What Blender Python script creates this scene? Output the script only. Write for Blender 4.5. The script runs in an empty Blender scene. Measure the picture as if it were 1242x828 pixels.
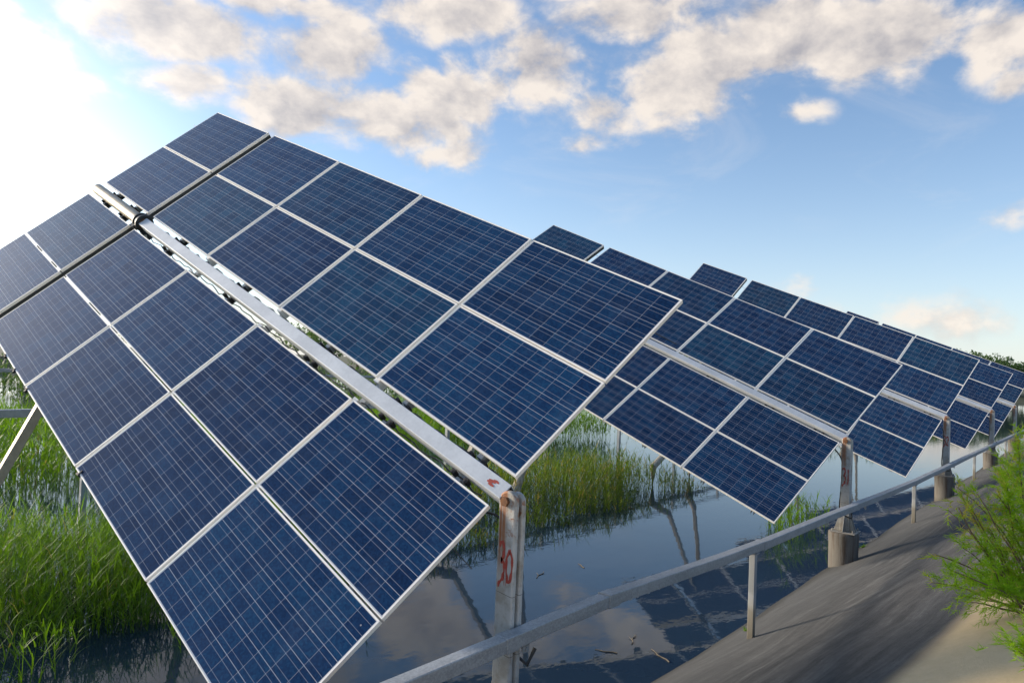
import bpy, bmesh, math, random
import numpy as np
from mathutils import Vector, Matrix
R = math.radians
sc = bpy.context.scene
col = sc.collection
random.seed(4); rng = np.random.default_rng(7)

# ------------------------------------------------------------------ camera
CAM = Vector((-3.6606, -3.1553, 3.1392))
F_PX = 839.73
cx_ = Vector((0.6485, -0.7599, 0.0439)); cd_ = Vector((0.0527, -0.0128, -0.9985)); cf_ = Vector((0.7594, 0.6499, 0.0318))
cam = bpy.data.cameras.new('camera'); camo = bpy.data.objects.new('camera', cam); col.objects.link(camo)
cam.sensor_width = 36.0; cam.lens = F_PX / 1242 * 36; cam.clip_start = 0.05; cam.clip_end = 6000
m = Matrix.Identity(4)
for i in range(3):
    m[i][0] = cx_[i]; m[i][1] = -cd_[i]; m[i][2] = -cf_[i]; m[i][3] = CAM[i]
camo.matrix_world = m
cam.dof.use_dof = False
sc.camera = camo

# ------------------------------------------------------------------ light, sky, exposure
SUN_AZ, SUN_EL = 110.0, 18.0                       # azimuth from +X towards +Y
sdir = Vector((math.cos(R(SUN_EL)) * math.cos(R(SUN_AZ)), math.cos(R(SUN_EL)) * math.sin(R(SUN_AZ)), math.sin(R(SUN_EL))))
sun = bpy.data.lights.new('sun', 'SUN'); sun.energy = 3.3; sun.angle = R(14.0); sun.color = (1.0, 0.87, 0.70)
suno = bpy.data.objects.new('sun', sun); col.objects.link(suno)
suno.rotation_euler = sdir.to_track_quat('Z', 'Y').to_euler()
vs = sc.view_settings
vs.view_transform = 'Standard'; vs.look = 'None'; vs.gamma = 1; vs.use_curve_mapping = False
vs.exposure = 0.85
sc.cycles.use_denoising = True
sc.cycles.max_bounces = 8; sc.cycles.glossy_bounces = 5; sc.cycles.transparent_max_bounces = 8
sc.cycles.sample_clamp_indirect = 6.0


class NT:
    """small helper for node trees"""
    def __init__(s, tree): s.t = tree; s.N = tree.nodes; s.L = tree.links
    def n(s, kind, **kw):
        x = s.N.new(kind)
        for k, v in kw.items(): setattr(x, k, v)
        return x
    def put(s, sock, v):
        if hasattr(v, 'links') or isinstance(v, bpy.types.NodeSocket): s.L.new(v, sock)
        else: sock.default_value = v
    def math(s, op, a, b=None, c=None, clamp=False):
        x = s.n('ShaderNodeMath', operation=op); x.use_clamp = clamp
        s.put(x.inputs[0], a)
        if b is not None: s.put(x.inputs[1], b)
        if c is not None: s.put(x.inputs[2], c)
        return x.outputs[0]
    def vmath(s, op, a, b=None):
        x = s.n('ShaderNodeVectorMath', operation=op)
        s.put(x.inputs[0], a)
        if b is not None: s.put(x.inputs[1], b)
        return x.outputs['Value'] if op in ('DOT_PRODUCT', 'LENGTH', 'DISTANCE') else x.outputs[0]
    def noise(s, vec, scale, detail=4, rough=.55, dist=0.0, dims='3D'):
        x = s.n('ShaderNodeTexNoise', noise_dimensions=dims)
        if vec is not None: s.L.new(vec, x.inputs['Vector'])
        x.inputs['Scale'].default_value = scale; x.inputs['Detail'].default_value = detail
        x.inputs['Roughness'].default_value = rough; x.inputs['Distortion'].default_value = dist
        return x.outputs['Fac']
    def ramp(s, fac, stops, interp='LINEAR'):
        x = s.n('ShaderNodeValToRGB'); s.put(x.inputs[0], fac)
        cr = x.color_ramp; cr.interpolation = interp
        while len(cr.elements) < len(stops): cr.elements.new(0.5)
        for e, (p, c) in zip(cr.elements, stops):
            e.position = p; e.color = (*c, 1) if len(c) == 3 else c
        return x.outputs[0]
    def sstep(s, v, a, b):
        x = s.n('ShaderNodeMapRange', interpolation_type='SMOOTHSTEP')
        s.put(x.inputs[0], v); x.inputs[1].default_value = a; x.inputs[2].default_value = b
        return x.outputs[0]
    def mix(s, fac, a, b, mode='MIX'):
        x = s.n('ShaderNodeMix', data_type='RGBA', blend_type=mode)
        s.put(x.inputs[0], fac)
        for sock, v in ((x.inputs[6], a), (x.inputs[7], b)):
            if isinstance(v, (tuple, list)): sock.default_value = (*v, 1) if len(v) == 3 else v
            else: s.L.new(v, sock)
        return x.outputs[2]
    def xyz(s, v):
        x = s.n('ShaderNodeSeparateXYZ'); s.L.new(v, x.inputs[0]); return x.outputs
    def comb(s, a, b, c):
        x = s.n('ShaderNodeCombineXYZ')
        for i, v in enumerate((a, b, c)): s.put(x.inputs[i], v)
        return x.outputs[0]


def azel(px, py):
    r = cx_ * ((px - 621) / F_PX) + cd_ * ((py - 414) / F_PX) + cf_
    r.normalize()
    return math.atan2(r.y, r.x), math.asin(r.z)

world = bpy.data.worlds.new('World'); sc.world = world; world.use_nodes = True
w = NT(world.node_tree); w.N.clear()
sky = w.n('ShaderNodeTexSky', sky_type='NISHITA'); sky.sun_disc = False
sky.sun_elevation = R(SUN_EL); sky.sun_rotation = R(90 - SUN_AZ)
sky.air_density = 1.0; sky.dust_density = .6; sky.ozone_density = 3.0; sky.altitude = 0
bg = w.n('ShaderNodeBackground'); bg.inputs[1].default_value = 0.125
outw = w.n('ShaderNodeOutputWorld'); w.L.new(bg.outputs[0], outw.inputs[0])
tc = w.n('ShaderNodeTexCoord').outputs['Generated']
dirn = w.vmath('NORMALIZE', tc)
dx, dy, dz = w.xyz(dirn)
az = w.math('ARCTAN2', dy, dx); el = w.math('ARCSINE', dz)
# cumulus banks: where they stand in the sky (azimuth, elevation, spread), broken up by noise
# (entries come from (px, py, rx, ry, strength) readings turned into sky angles)
CL = [(20, 45, 75, 40, .9), (95, 105, 50, 22, .6), (215, 35, 110, 42, 1.), (235, 108, 62, 26, .9), (350, 128, 70, 34, 1.0),
      (400, 60, 70, 48, 1.), (470, 138, 95, 40, 1.1), (535, 180, 50, 26, .9), (560, 105, 90, 36, 1.1), (530, 15, 85, 30, 1.),
      (655, 95, 70, 48, 1.05), (708, 180, 28, 13, .75), (742, 142, 55, 34, .95), (770, 18, 85, 34, 1.0), (810, 110, 80, 52, 1.1),
      (860, 62, 70, 45, 1.1), (950, 45, 110, 46, 1.1), (1070, 38, 120, 48, 1.1), (1205, 40, 70, 44, 1.1), (980, 128, 32, 20, .8),
      (1228, 252, 45, 20, .52), (965, 352, 45, 18, .46), (1120, 392, 190, 40, .46), (330, 0, 120, 30, .8), (1240, 90, 60, 20, .7),
      (760, -30, 500, 26, .7)]
seg = None
wn = w.n('ShaderNodeTexNoise'); wn.inputs['Scale'].default_value = 7; wn.inputs['Detail'].default_value = 3
w.L.new(dirn, wn.inputs['Vector'])
warp = w.vmath('SCALE', w.vmath('SUBTRACT', wn.outputs['Color'], (.5, .5, .5)))
warp.node.inputs['Scale'].default_value = 0.06
wx, wy, wz = w.xyz(warp)
azw = w.math('ADD', az, wx); elw = w.math('ADD', el, wy)
mask = None
for px, py, rx, ry, s_ in CL:
    a0, e0 = azel(px, py)
    a1, e1 = azel(px + rx, py); a2, e2 = azel(px, py + ry)
    ra = math.hypot(a1 - a0, 0) + 1e-3; re = abs(e2 - e0) + 1e-3
    u_ = w.math('MULTIPLY', w.math('SUBTRACT', azw, a0), 1 / ra)
    v_ = w.math('MULTIPLY', w.math('SUBTRACT', elw, e0), 1 / re)
    q = w.math('ADD', w.math('MULTIPLY', u_, u_), w.math('MULTIPLY', v_, v_))
    g = w.math('MULTIPLY', w.math('POWER', 2.718, w.math('MULTIPLY', q, -0.75)), s_)
    mask = g if mask is None else w.math('MAXIMUM', mask, g)
# a loose scatter of clouds everywhere else in the sky
far = w.noise(w.comb(w.math('DIVIDE', dx, w.math('ADD', w.math('ABSOLUTE', dz), .25)), w.math('DIVIDE', dy, w.math('ADD', w.math('ABSOLUTE', dz), .25)), 3.0), 1.1, 3, .5)
camdot = w.vmath('DOT_PRODUCT', dirn, tuple(cf_))
mask = w.math('MAXIMUM', mask, w.math('MULTIPLY', w.math('MULTIPLY', w.sstep(far, .52, .75), w.sstep(camdot, .45, .15)), w.math('MULTIPLY', w.sstep(dz, .55, .3), .9)))
stretch = w.vmath('MULTIPLY', dirn, (1, 1, 1.5))
def fbm(vec):
    a = w.noise(vec, 7.5, 8, .56, .25)
    b = w.noise(vec, 24.0, 6, .58, .15)
    return w.math('ADD', w.math('MULTIPLY', a, .75), w.math('MULTIPLY', b, .25))
n0 = fbm(stretch)
sh = w.vmath('ADD', stretch, tuple(0.034 * c for c in (sdir.x * .7 , sdir.y * .7, .9)))
n1 = fbm(sh)
damp = w.math('ADD', .12, w.math('MULTIPLY', mask, 1.6), clamp=True)
dens = w.math('ADD', mask, w.math('MULTIPLY', w.math('MULTIPLY', w.math('SUBTRACT', n0, .5), 3.3), damp))
cov = w.sstep(dens, .20, .80)
cov = w.math('MULTIPLY', cov, w.sstep(dz, -.02, .05))
thick = w.sstep(dens, .55, 1.35)
lit = w.math('MULTIPLY', w.math('SUBTRACT', n0, n1), 4.2)
sdot = w.math('MAXIMUM', w.vmath('DOT_PRODUCT', dirn, tuple(sdir)), 0.0)
near_sun = w.math('POWER', sdot, 10.0)
shade = w.math('SUBTRACT', w.math('ADD', .74, lit), w.math('MULTIPLY', thick, .26), clamp=True)
ccol = w.mix(shade, (2.05, 1.97, 2.08), (4.4, 3.95, 3.5))
ccol = w.mix(w.math('MULTIPLY', near_sun, .8), ccol, (7.0, 6.5, 5.9))
# pale band of moist air low down and the wide aureole round the sun
horiz = w.math('POWER', w.math('SUBTRACT', 1.0, w.math('ABSOLUTE', dz), clamp=True), 7.0)
skyc = w.mix(1.0, sky.outputs[0], (.96, .95, .95), 'MULTIPLY')
base = w.mix(w.math('MULTIPLY', horiz, .70), skyc, (4.05, 4.2, 4.35))
aure = w.math('ADD', w.math('MULTIPLY', w.math('POWER', sdot, 11.0), 3.4), w.math('MULTIPLY', w.math('POWER', sdot, 50.0), 9.0))
glow = w.vmath('SCALE', (1.0, .97, .92)); 
a0, e0 = azel(-60, 225); a1, e1 = azel(190, 225); a2, e2 = azel(-60, 395)   # bright thin haze round the low sun
qv = w.math('ADD', w.math('POWER', w.math('ABSOLUTE', w.math('MULTIPLY', w.math('SUBTRACT', az, a0), 1 / abs(a1 - a0))), 2.0), w.math('POWER', w.math('ABSOLUTE', w.math('MULTIPLY', w.math('SUBTRACT', el, e0), 1 / abs(e2 - e0))), 2.0))
veil = w.math('MULTIPLY', w.math('POWER', 2.718, w.math('MULTIPLY', qv, -1.25)), 3.8)
w.L.new(w.math('ADD', aure, veil), glow.node.inputs['Scale'])
wn2 = w.noise(w.vmath('MULTIPLY', dirn, (1, 1, 2.6)), 4.2, 8, .62, 1.1)
wisp = w.math('MULTIPLY', w.math('MULTIPLY', w.sstep(wn2, .50, .80), .14), w.sstep(dz, .10, .24))
base = w.mix(w.math('MULTIPLY', wisp, w.sstep(dz, .95, .5)), base, (4.3, 4.05, 3.85))
final = w.vmath('ADD', w.mix(w.math('MULTIPLY', cov, .93), base, ccol), glow)
w.L.new(final, bg.inputs[0])

# ------------------------------------------------------------------ materials
def new_mat(name):
    mt = bpy.data.materials.new(name); mt.use_nodes = True
    t = NT(mt.node_tree); b = t.N['Principled BSDF']
    return mt, t, b

def metal_mat(name, base, rough=.45, metallic=.55, var=.18, scale=6.0, rust=0.0, rustz=None):
    mt, t, b = new_mat(name)
    oc = t.n('ShaderNodeTexCoord').outputs['Object']
    n = t.noise(oc, scale, 6, .65); n2 = t.noise(oc, scale * 9, 3, .6)
    k = t.math('ADD', t.math('MULTIPLY', n, .7), t.math('MULTIPLY', n2, .3))
    lo = tuple(c * (1 - var) for c in base); hi = tuple(min(1, c * (1 + var)) for c in base)
    c = t.mix(t.sstep(k, .35, .65), lo, hi)
    if rust:
        rn = t.noise(oc, 5.0, 8, .7, .6)
        rm = t.sstep(rn, .72 - .25 * rust, .80 - .22 * rust)
        c = t.mix(rm, c, t.mix(n2, (.10, .035, .012), (.28, .11, .03)))
        t.L.new(t.math('MULTIPLY', t.math('SUBTRACT', 1.0, rm), metallic), b.inputs['Metallic'])
    else: b.inputs['Metallic'].default_value = metallic
    t.L.new(c, b.inputs['Base Color'])
    t.L.new(t.math('ADD', rough - .08, t.math('MULTIPLY', n, .18)), b.inputs['Roughness'])
    bp = t.n('ShaderNodeBump'); bp.inputs['Strength'].default_value = .12; bp.inputs['Distance'].default_value = .004
    t.L.new(n2, bp.inputs['Height']); t.L.new(bp.outputs[0], b.inputs['Normal'])
    return mt

M = {}
M['alu'] = metal_mat('anodised aluminium', (.91, .865, .79), .55, .05, .04, 3)
M['galv'] = metal_mat('galvanised steel', (.34, .36, .37), .48, .45, .14, 5)
M['tube'] = metal_mat('painted tube steel', (.58, .60, .61), .5, .15, .09, 4, rust=.06)
M['channel'] = metal_mat('dark channel steel', (.055, .062, .066), .5, .4, .3, 7)
M['tan'] = metal_mat('weathered tan steel', (.40, .35, .26), .45, .5, .15, 7, rust=.25)
M['rusty'] = metal_mat('rusted steel', (.16, .07, .03), .8, .1, .5, 22, rust=.9)
M['dark'] = metal_mat('black steel', (.03, .03, .032), .6, .3, .3, 14)

def black_plastic():
    mt, t, b = new_mat('black plastic'); b.inputs['Base Color'].default_value = (.018, .018, .019, 1); b.inputs['Roughness'].default_value = .45
    return mt
M['black'] = black_plastic()

PL, PW = 1.685, 0.99
def cell_mat():
    mt, t, b = new_mat('photovoltaic cells under glass')
    oc = t.n('ShaderNodeTexCoord').outputs['Object']
    x, y, z = t.xyz(oc)
    oi = t.n('ShaderNodeObjectInfo'); rnd = oi.outputs['Random']
    px, py = 0.1648, 0.1600
    u = t.math('DIVIDE', t.math('ADD', x, px * 5), px)
    v = t.math('DIVIDE', t.math('ADD', y, py * 3), py)
    fu = t.math('FRACT', u); fv = t.math('FRACT', v)
    iu = t.math('FLOOR', u); iv = t.math('FLOOR', v)
    du = t.math('MULTIPLY', t.math('MINIMUM', fu, t.math('SUBTRACT', 1.0, fu)), px)
    dv = t.math('MULTIPLY', t.math('MINIMUM', fv, t.math('SUBTRACT', 1.0, fv)), py)
    gap = t.math('MAXIMUM', t.math('LESS_THAN', du, .0009), t.math('LESS_THAN', dv, .0015))
    # two busbars run the length of the module through every cell
    bb = t.math('MULTIPLY', t.math('ABSOLUTE', t.math('SUBTRACT', t.math('MINIMUM', fv, t.math('SUBTRACT', 1.0, fv)), .25)), py)
    bus = t.math('LESS_THAN', bb, .0009)
    edge = t.math('MAXIMUM', t.math('GREATER_THAN', t.math('ABSOLUTE', x), px * 5 + .001), t.math('GREATER_THAN', t.math('ABSOLUTE', y), py * 3 + .001))
    # multicrystalline silicon: every cell its own tone, grains inside it
    cellv = t.comb(iu, iv, t.math('MULTIPLY', rnd, 91.0))
    wn = t.n('ShaderNodeTexWhiteNoise', noise_dimensions='3D'); t.L.new(cellv, wn.inputs['Vector'])
    vor = t.n('ShaderNodeTexVoronoi', feature='F1'); vor.inputs['Scale'].default_value = 75
    off = t.vmath('ADD', oc, t.comb(t.math('MULTIPLY', rnd, 37.), 0., 0.))
    t.L.new(off, vor.inputs['Vector'])
    vbw = t.n('ShaderNodeSeparateColor'); t.L.new(vor.outputs['Color'], vbw.inputs[0])
    k = t.math('ADD', t.math('MULTIPLY', wn.outputs['Value'], .34), t.math('ADD', .05, t.math('MULTIPLY', vbw.outputs[0], .36)))
    k = t.math('ADD', k, t.math('MULTIPLY', rnd, .20))
    cc = t.ramp(k, [(0.1, (.0055, .016, .050)), (.5, (.0080, .030, .086)), (.9, (.0120, .060, .134))])
    # some modules lean towards teal, others to violet
    wn2 = t.n('ShaderNodeTexWhiteNoise', noise_dimensions='1D'); t.L.new(t.math('MULTIPLY', rnd, 53.7), wn2.inputs['W'])
    cc = t.mix(wn2.outputs['Value'], cc, t.mix(wn2.outputs['Value'], (.9, .86, 1.1), (1.0, 1.22, 1.0)), 'MULTIPLY')
    c = t.mix(bus, cc, (.34, .36, .40))
    c = t.mix(gap, c, (.46, .475, .50))
    c = t.mix(edge, c, (.66, .66, .65))
    # film of dust, streaked down the slope of the module, and a few droppings
    dn = t.noise(t.vmath('MULTIPLY', off, (1.3, .7, 1)), 3.0, 7, .7, .4)
    dust = t.math('MULTIPLY', t.sstep(dn, .42, .85), .085)
    c = t.mix(dust, c, (.26, .33, .44))
    spk = t.n('ShaderNodeTexVoronoi', feature='DISTANCE_TO_EDGE')
    sp = t.n('ShaderNodeTexVoronoi', feature='F1'); sp.inputs['Scale'].default_value = 2.6; t.L.new(off, sp.inputs['Vector'])
    drop = t.math('LESS_THAN', t.math('ADD', sp.outputs['Distance'], t.math('MULTIPLY', t.noise(oc, 60, 2), .03)), .030)
    c = t.mix(t.math('MULTIPLY', drop, .55), c, (.55, .54, .5))
    t.L.new(c, b.inputs['Base Color'])
    b.inputs['Roughness'].default_value = .5
    b.inputs['Specular IOR Level'].default_value = .0
    b.inputs['Coat Weight'].default_value = 1.0
    t.L.new(t.math('ADD', .02, t.math('MULTIPLY', t.sstep(dn, .3, .9), .035)), b.inputs['Coat Roughness'])
    b.inputs['Coat IOR'].default_value = 1.33
    return mt
M['cells'] = cell_mat()
def flat_mat(name, colr, rough=.6, scale=8, var=.1):
    mt, t, b = new_mat(name)
    oc = t.n('ShaderNodeTexCoord').outputs['Object']
    n = t.noise(oc, scale, 5, .6)
    t.L.new(t.mix(n, tuple(c * (1 - var) for c in colr), tuple(min(1, c * (1 + var)) for c in colr)), b.inputs['Base Color'])
    b.inputs['Roughness'].default_value = rough
    return mt
M['back'] = flat_mat('module backsheet', (.30, .30, .29), .55)
M['redpaint'] = flat_mat('red brushed paint', (.36, .060, .040), .75, 34, .6)
M['driftwood'] = flat_mat('sodden wood', (.17, .135, .09), .8, 20, .4)

def post_mat():
    mt, t, b = new_mat('weathered galvanised post')
    oc = t.n('ShaderNodeTexCoord').outputs['Object']
    x, y, z = t.xyz(oc)
    st = t.noise(t.vmath('MULTIPLY', oc, (26, 26, 1.1)), 1.0, 6, .7)
    n = t.noise(oc, 7, 6, .65); n2 = t.noise(oc, 60, 3, .6)
    c = t.mix(st, (.33, .345, .345), (.58, .565, .53))
    c = t.mix(t.math('MULTIPLY', t.sstep(n, .44, .60), .6), c, (.27, .235, .18))
    # rust weeping down from the pivot bolt
    oi = t.n('ShaderNodeObjectInfo').outputs['Random']
    yc = t.math('ABSOLUTE', t.math('ADD', y, t.math('ADD', -.032, t.math('MULTIPLY', t.math('SUBTRACT', st, .5), .05))))
    weep = t.math('MULTIPLY', t.sstep(yc, .046, .016), t.sstep(z, 1.62, 1.98))
    weep = t.math('MULTIPLY', weep, t.sstep(t.noise(t.vmath('MULTIPLY', oc, (60, 60, 2)), 1., 4), .22, .48))
    c = t.mix(t.math('MULTIPLY', weep, .95), c, (.27, .085, .012))
    patch = t.math('MULTIPLY', t.sstep(t.noise(t.vmath('ADD', oc, t.comb(t.math('MULTIPLY', oi, 9.), 0., 0.)), 13, 7, .75, .5), .53, .64), t.math('MULTIPLY', t.sstep(z, 1.5, 2.2), .85))
    c = t.mix(patch, c, (.24, .085, .025))
    for zs_ in (1.585, 1.19):
        c = t.mix(t.math('MULTIPLY', t.math('LESS_THAN', t.math('ABSOLUTE', t.math('SUBTRACT', z, t.math('ADD', zs_, t.math('MULTIPLY', y, .12)))), .0022), .8), c, (.07, .06, .05))
    scf = t.sstep(t.noise(t.vmath('MULTIPLY', oc, (9, 9, 4)), 1.0, 8, .75, .8), .57, .66)
    c = t.mix(t.math('MULTIPLY', scf, .5), c, (.18, .17, .16))
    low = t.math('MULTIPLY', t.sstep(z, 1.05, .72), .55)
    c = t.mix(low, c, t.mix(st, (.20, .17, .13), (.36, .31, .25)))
    t.L.new(c, b.inputs['Base Color'])
    b.inputs['Metallic'].default_value = .15; b.inputs['Roughness'].default_value = .55
    bp = t.n('ShaderNodeBump'); bp.inputs['Strength'].default_value = .2; bp.inputs['Distance'].default_value = .004
    t.L.new(t.math('ADD', n2, st), bp.inputs['Height']); t.L.new(bp.outputs[0], b.inputs['Normal'])
    return mt
M['post'] = post_mat()

def concrete_mat(name, lo, hi, stain, streak=(18, 18, .9)):
    mt, t, b = new_mat(name)
    oc = t.n('ShaderNodeTexCoord').outputs['Object']
    x, y, z = t.xyz(oc)
    n = t.noise(oc, 4, 8, .65); n2 = t.noise(oc, 45, 5, .7)
    st = t.noise(t.vmath('MULTIPLY', oc, streak), 1., 5, .65)
    c = t.mix(t.math('ADD', t.math('MULTIPLY', n, .6), t.math('MULTIPLY', n2, .4)), lo, hi)
    c = t.mix(t.math('MULTIPLY', t.sstep(st, .46, .64), .75), c, stain)
    c = t.mix(t.math('MULTIPLY', t.sstep(z, .22, .0), .6), c, (.06, .055, .04))
    t.L.new(c, b.inputs['Base Color']); b.inputs['Roughness'].default_value = .9
    bp = t.n('ShaderNodeBump'); bp.inputs['Strength'].default_value = .5; bp.inputs['Distance'].default_value = .01
    t.L.new(t.math('ADD', n2, n), bp.inputs['Height']); t.L.new(bp.outputs[0], b.inputs['Normal'])
    return mt
M['pedestal'] = concrete_mat('pedestal concrete', (.12, .11, .095), (.24, .22, .19), (.08, .045, .022))
M['pile'] = concrete_mat('pile concrete', (.34, .30, .23), (.52, .46, .36), (.24, .18, .11))

def trunk_mat():
    mt, t, b = new_mat('galvanised trunking')
    oc = t.n('ShaderNodeTexCoord').outputs['Object']
    n = t.noise(t.vmath('MULTIPLY', oc, (1.2, 6, 6)), 2.0, 7, .68); n2 = t.noise(oc, 70, 4, .6)
    vor = t.n('ShaderNodeTexVoronoi'); vor.inputs['Scale'].default_value = 90; t.L.new(oc, vor.inputs['Vector'])
    sp = t.n('ShaderNodeSeparateColor'); t.L.new(vor.outputs['Color'], sp.inputs[0])
    k = t.math('ADD', t.math('MULTIPLY', n, .75), t.math('MULTIPLY', sp.outputs[0], .25))
    c = t.mix(t.sstep(k, .3, .7), (.28, .292, .296), (.42, .432, .436))
    c = t.mix(t.math('MULTIPLY', t.sstep(t.noise(oc, 9, 6, .7), .60, .74), .25), c, (.25, .23, .2))
    t.L.new(c, b.inputs['Base Color']); b.inputs['Metallic'].default_value = .35; b.inputs['Roughness'].default_value = .5
    bp = t.n('ShaderNodeBump'); bp.inputs['Strength'].default_value = .15; bp.inputs['Distance'].default_value = .003
    t.L.new(t.math('ADD', n2, n), bp.inputs['Height']); t.L.new(bp.outputs[0], b.inputs['Normal'])
    return mt
M['trunk'] = trunk_mat()
def stanchion_mat():
    mt, t, b = new_mat('stanchion steel')
    oc = t.n('ShaderNodeTexCoord').outputs['Object']; x, y, z = t.xyz(oc)
    n = t.noise(oc, 20, 6, .7)
    lvl = t.math('ADD', z, t.math('MULTIPLY', t.math('SUBTRACT', n, .5), .10))
    c = t.ramp(lvl, [(0.0, (.20, .175, .13)), (.30, (.34, .31, .25)), (.36, (.50, .50, .47)), (.46, (.50, .51, .52)), (.52, (.36, .38, .39)), (1.0, (.40, .42, .43))])
    c = t.mix(t.math('MULTIPLY', n, .4), c, (.22, .2, .17))
    t.L.new(c, b.inputs['Base Color']); b.inputs['Metallic'].default_value = .2; b.inputs['Roughness'].default_value = .6
    return mt
M['stanchion'] = stanchion_mat()

def leaf_mat(name, dark, light, dry, dryamt=.12, trans=.45):
    mt, t, b = new_mat(name)
    at = t.n('ShaderNodeAttribute', attribute_name='tone')
    oc = t.n('ShaderNodeTexCoord').outputs['Object']
    n = t.noise(oc, .9, 4, .6)
    k = t.math('ADD', t.math('MULTIPLY', at.outputs['Fac'], .7), t.math('MULTIPLY', n, .3))
    c = t.mix(k, dark, light)
    dmask = t.sstep(at.outputs['Fac'], 1 - dryamt, 1 - dryamt * .6)
    c = t.mix(t.math('MULTIPLY', dmask, .85), c, dry)
    t.L.new(c, b.inputs['Base Color']); b.inputs['Roughness'].default_value = .5
    b.inputs['Specular IOR Level'].default_value = .25
    tr = t.n('ShaderNodeBsdfTranslucent'); t.L.new(t.mix(1.0, c, (1.5, 1.6, .7), 'MULTIPLY'), tr.inputs[0])
    ms = t.n('ShaderNodeMixShader'); ms.inputs[0].default_value = trans
    t.L.new(b.outputs[0], ms.inputs[1]); t.L.new(tr.outputs[0], ms.inputs[2])
    t.L.new(ms.outputs[0], t.N['Material Output'].inputs[0])
    return mt
M['reed'] = leaf_mat('reed leaves', (.050, .120, .008), (.19, .32, .018), (.32, .24, .08), .08)
M['reed_old'] = leaf_mat('older reed leaves', (.065, .115, .014), (.19, .25, .03), (.42, .28, .10), .22)
M['tamarisk'] = leaf_mat('feathery shrub leaves', (.15, .29, .012), (.40, .53, .028), (.48, .36, .10), .13, .55)
M['bark'] = flat_mat('shrub bark', (.16, .10, .06), .85, 20, .4)
M['tree'] = leaf_mat('tree leaves', (.05, .095, .03), (.12, .19, .06), (.18, .19, .08), .08, .35)

def water_mat():
    mt, t, b = new_mat('still pond water')
    oc = t.n('ShaderNodeTexCoord').outputs['Object']
    n = t.noise(oc, .35, 4, .6)
    t.L.new(t.mix(n, (.014, .030, .052), (.020, .038, .062)), b.inputs['Base Color'])
    b.inputs['Roughness'].default_value = .03; b.inputs['IOR'].default_value = 1.36; b.inputs['Specular IOR Level'].default_value = .42
    b.inputs['Specular Tint'].default_value = (.48, .76, 1.0, 1)
    r1 = t.noise(t.vmath('MULTIPLY', oc, (1.0, 1.6, 1)), 2.4, 3, .5)
    r2 = t.noise(t.vmath('MULTIPLY', oc, (1.0, 2.2, 1)), 9.0, 2, .5)
    calm = t.sstep(t.noise(oc, .22, 3, .5), .42, .72)
    h = t.math('ADD', t.math('MULTIPLY', r1, .7), t.math('MULTIPLY', t.math('MULTIPLY', r2, calm), .35))
    bp = t.n('ShaderNodeBump'); bp.inputs['Strength'].default_value = .13; bp.inputs['Distance'].default_value = .02
    t.L.new(h, bp.inputs['Height']); t.L.new(bp.outputs[0], b.inputs['Normal'])
    return mt
M['water'] = water_mat()

def bank_mat():
    mt, t, b = new_mat('weathered bank concrete')
    oc = t.n('ShaderNodeTexCoord').outputs['Object']; x, y, z = t.xyz(oc)
    wv = t.noise(oc, .45, 3, .5)
    sk = t.math('ADD', y, t.math('ADD', t.math('MULTIPLY', x, .12), t.math('MULTIPLY', wv, .40)))
    streak = t.noise(t.comb(t.math('MULTIPLY', x, .34), t.math('MULTIPLY', sk, 5.0), 0.), 1.4, 9, .68, .12)
    fine = t.noise(t.comb(t.math('MULTIPLY', x, 1.2), t.math('MULTIPLY', sk, 16.), 0.), 1.4, 6, .7)
    grain = t.noise(oc, 60, 5, .75)
    k = t.math('ADD', t.math('MULTIPLY', streak, .50), t.math('ADD', t.math('MULTIPLY', fine, .20), t.math('ADD', t.math('MULTIPLY', grain, .16), t.math('MULTIPLY', t.noise(oc, 9, 7, .7), .14))))
    c = t.ramp(k, [(.37, (.014, .0137, .0132)), (.455, (.034, .0335, .0325)), (.53, (.060, .059, .057)), (.63, (.118, .116, .110))])
    # silt line near the water
    silt = t.math('MULTIPLY', t.sstep(t.math('ADD', z, t.math('MULTIPLY', t.math('SUBTRACT', streak, .5), .5)), .62, .18), .5)
    c = t.mix(silt, c, t.mix(fine, (.055, .055, .053), (.11, .109, .104)))
    wet = t.sstep(t.math('ADD', z, t.math('MULTIPLY', wv, .1)), .13, .06)
    c = t.mix(t.math('MULTIPLY', wet, .8), c, (.03, .028, .022))
    # chips and flakes of pale mortar
    vo = t.n('ShaderNodeTexVoronoi'); vo.inputs['Scale'].default_value = 3.2; t.L.new(t.vmath('MULTIPLY', oc, (1, 2.2, 1)), vo.inputs['Vector'])
    chip = t.math('LESS_THAN', t.math('ADD', vo.outputs['Distance'], t.math('MULTIPLY', grain, .09)), .085)
    c = t.mix(t.math('MULTIPLY', chip, .5), c, (.17, .17, .16))
    # soft-edged patch of pale tan on the shoulder of the bank
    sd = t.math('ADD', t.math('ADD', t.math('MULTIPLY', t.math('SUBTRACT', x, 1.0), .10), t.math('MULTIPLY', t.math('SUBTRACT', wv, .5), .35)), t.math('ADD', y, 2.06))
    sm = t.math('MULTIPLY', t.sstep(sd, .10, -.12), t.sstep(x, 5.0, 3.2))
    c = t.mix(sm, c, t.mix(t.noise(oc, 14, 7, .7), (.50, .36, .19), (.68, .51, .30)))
    t.L.new(c, b.inputs['Base Color']); b.inputs['Roughness'].default_value = .9
    bp = t.n('ShaderNodeBump'); bp.inputs['Strength'].default_value = .6; bp.inputs['Distance'].default_value = .012
    t.L.new(t.math('ADD', k, t.math('MULTIPLY', grain, .5)), bp.inputs['Height']); t.L.new(bp.outputs[0], b.inputs['Normal'])
    return mt
M['bank'] = bank_mat()
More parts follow.
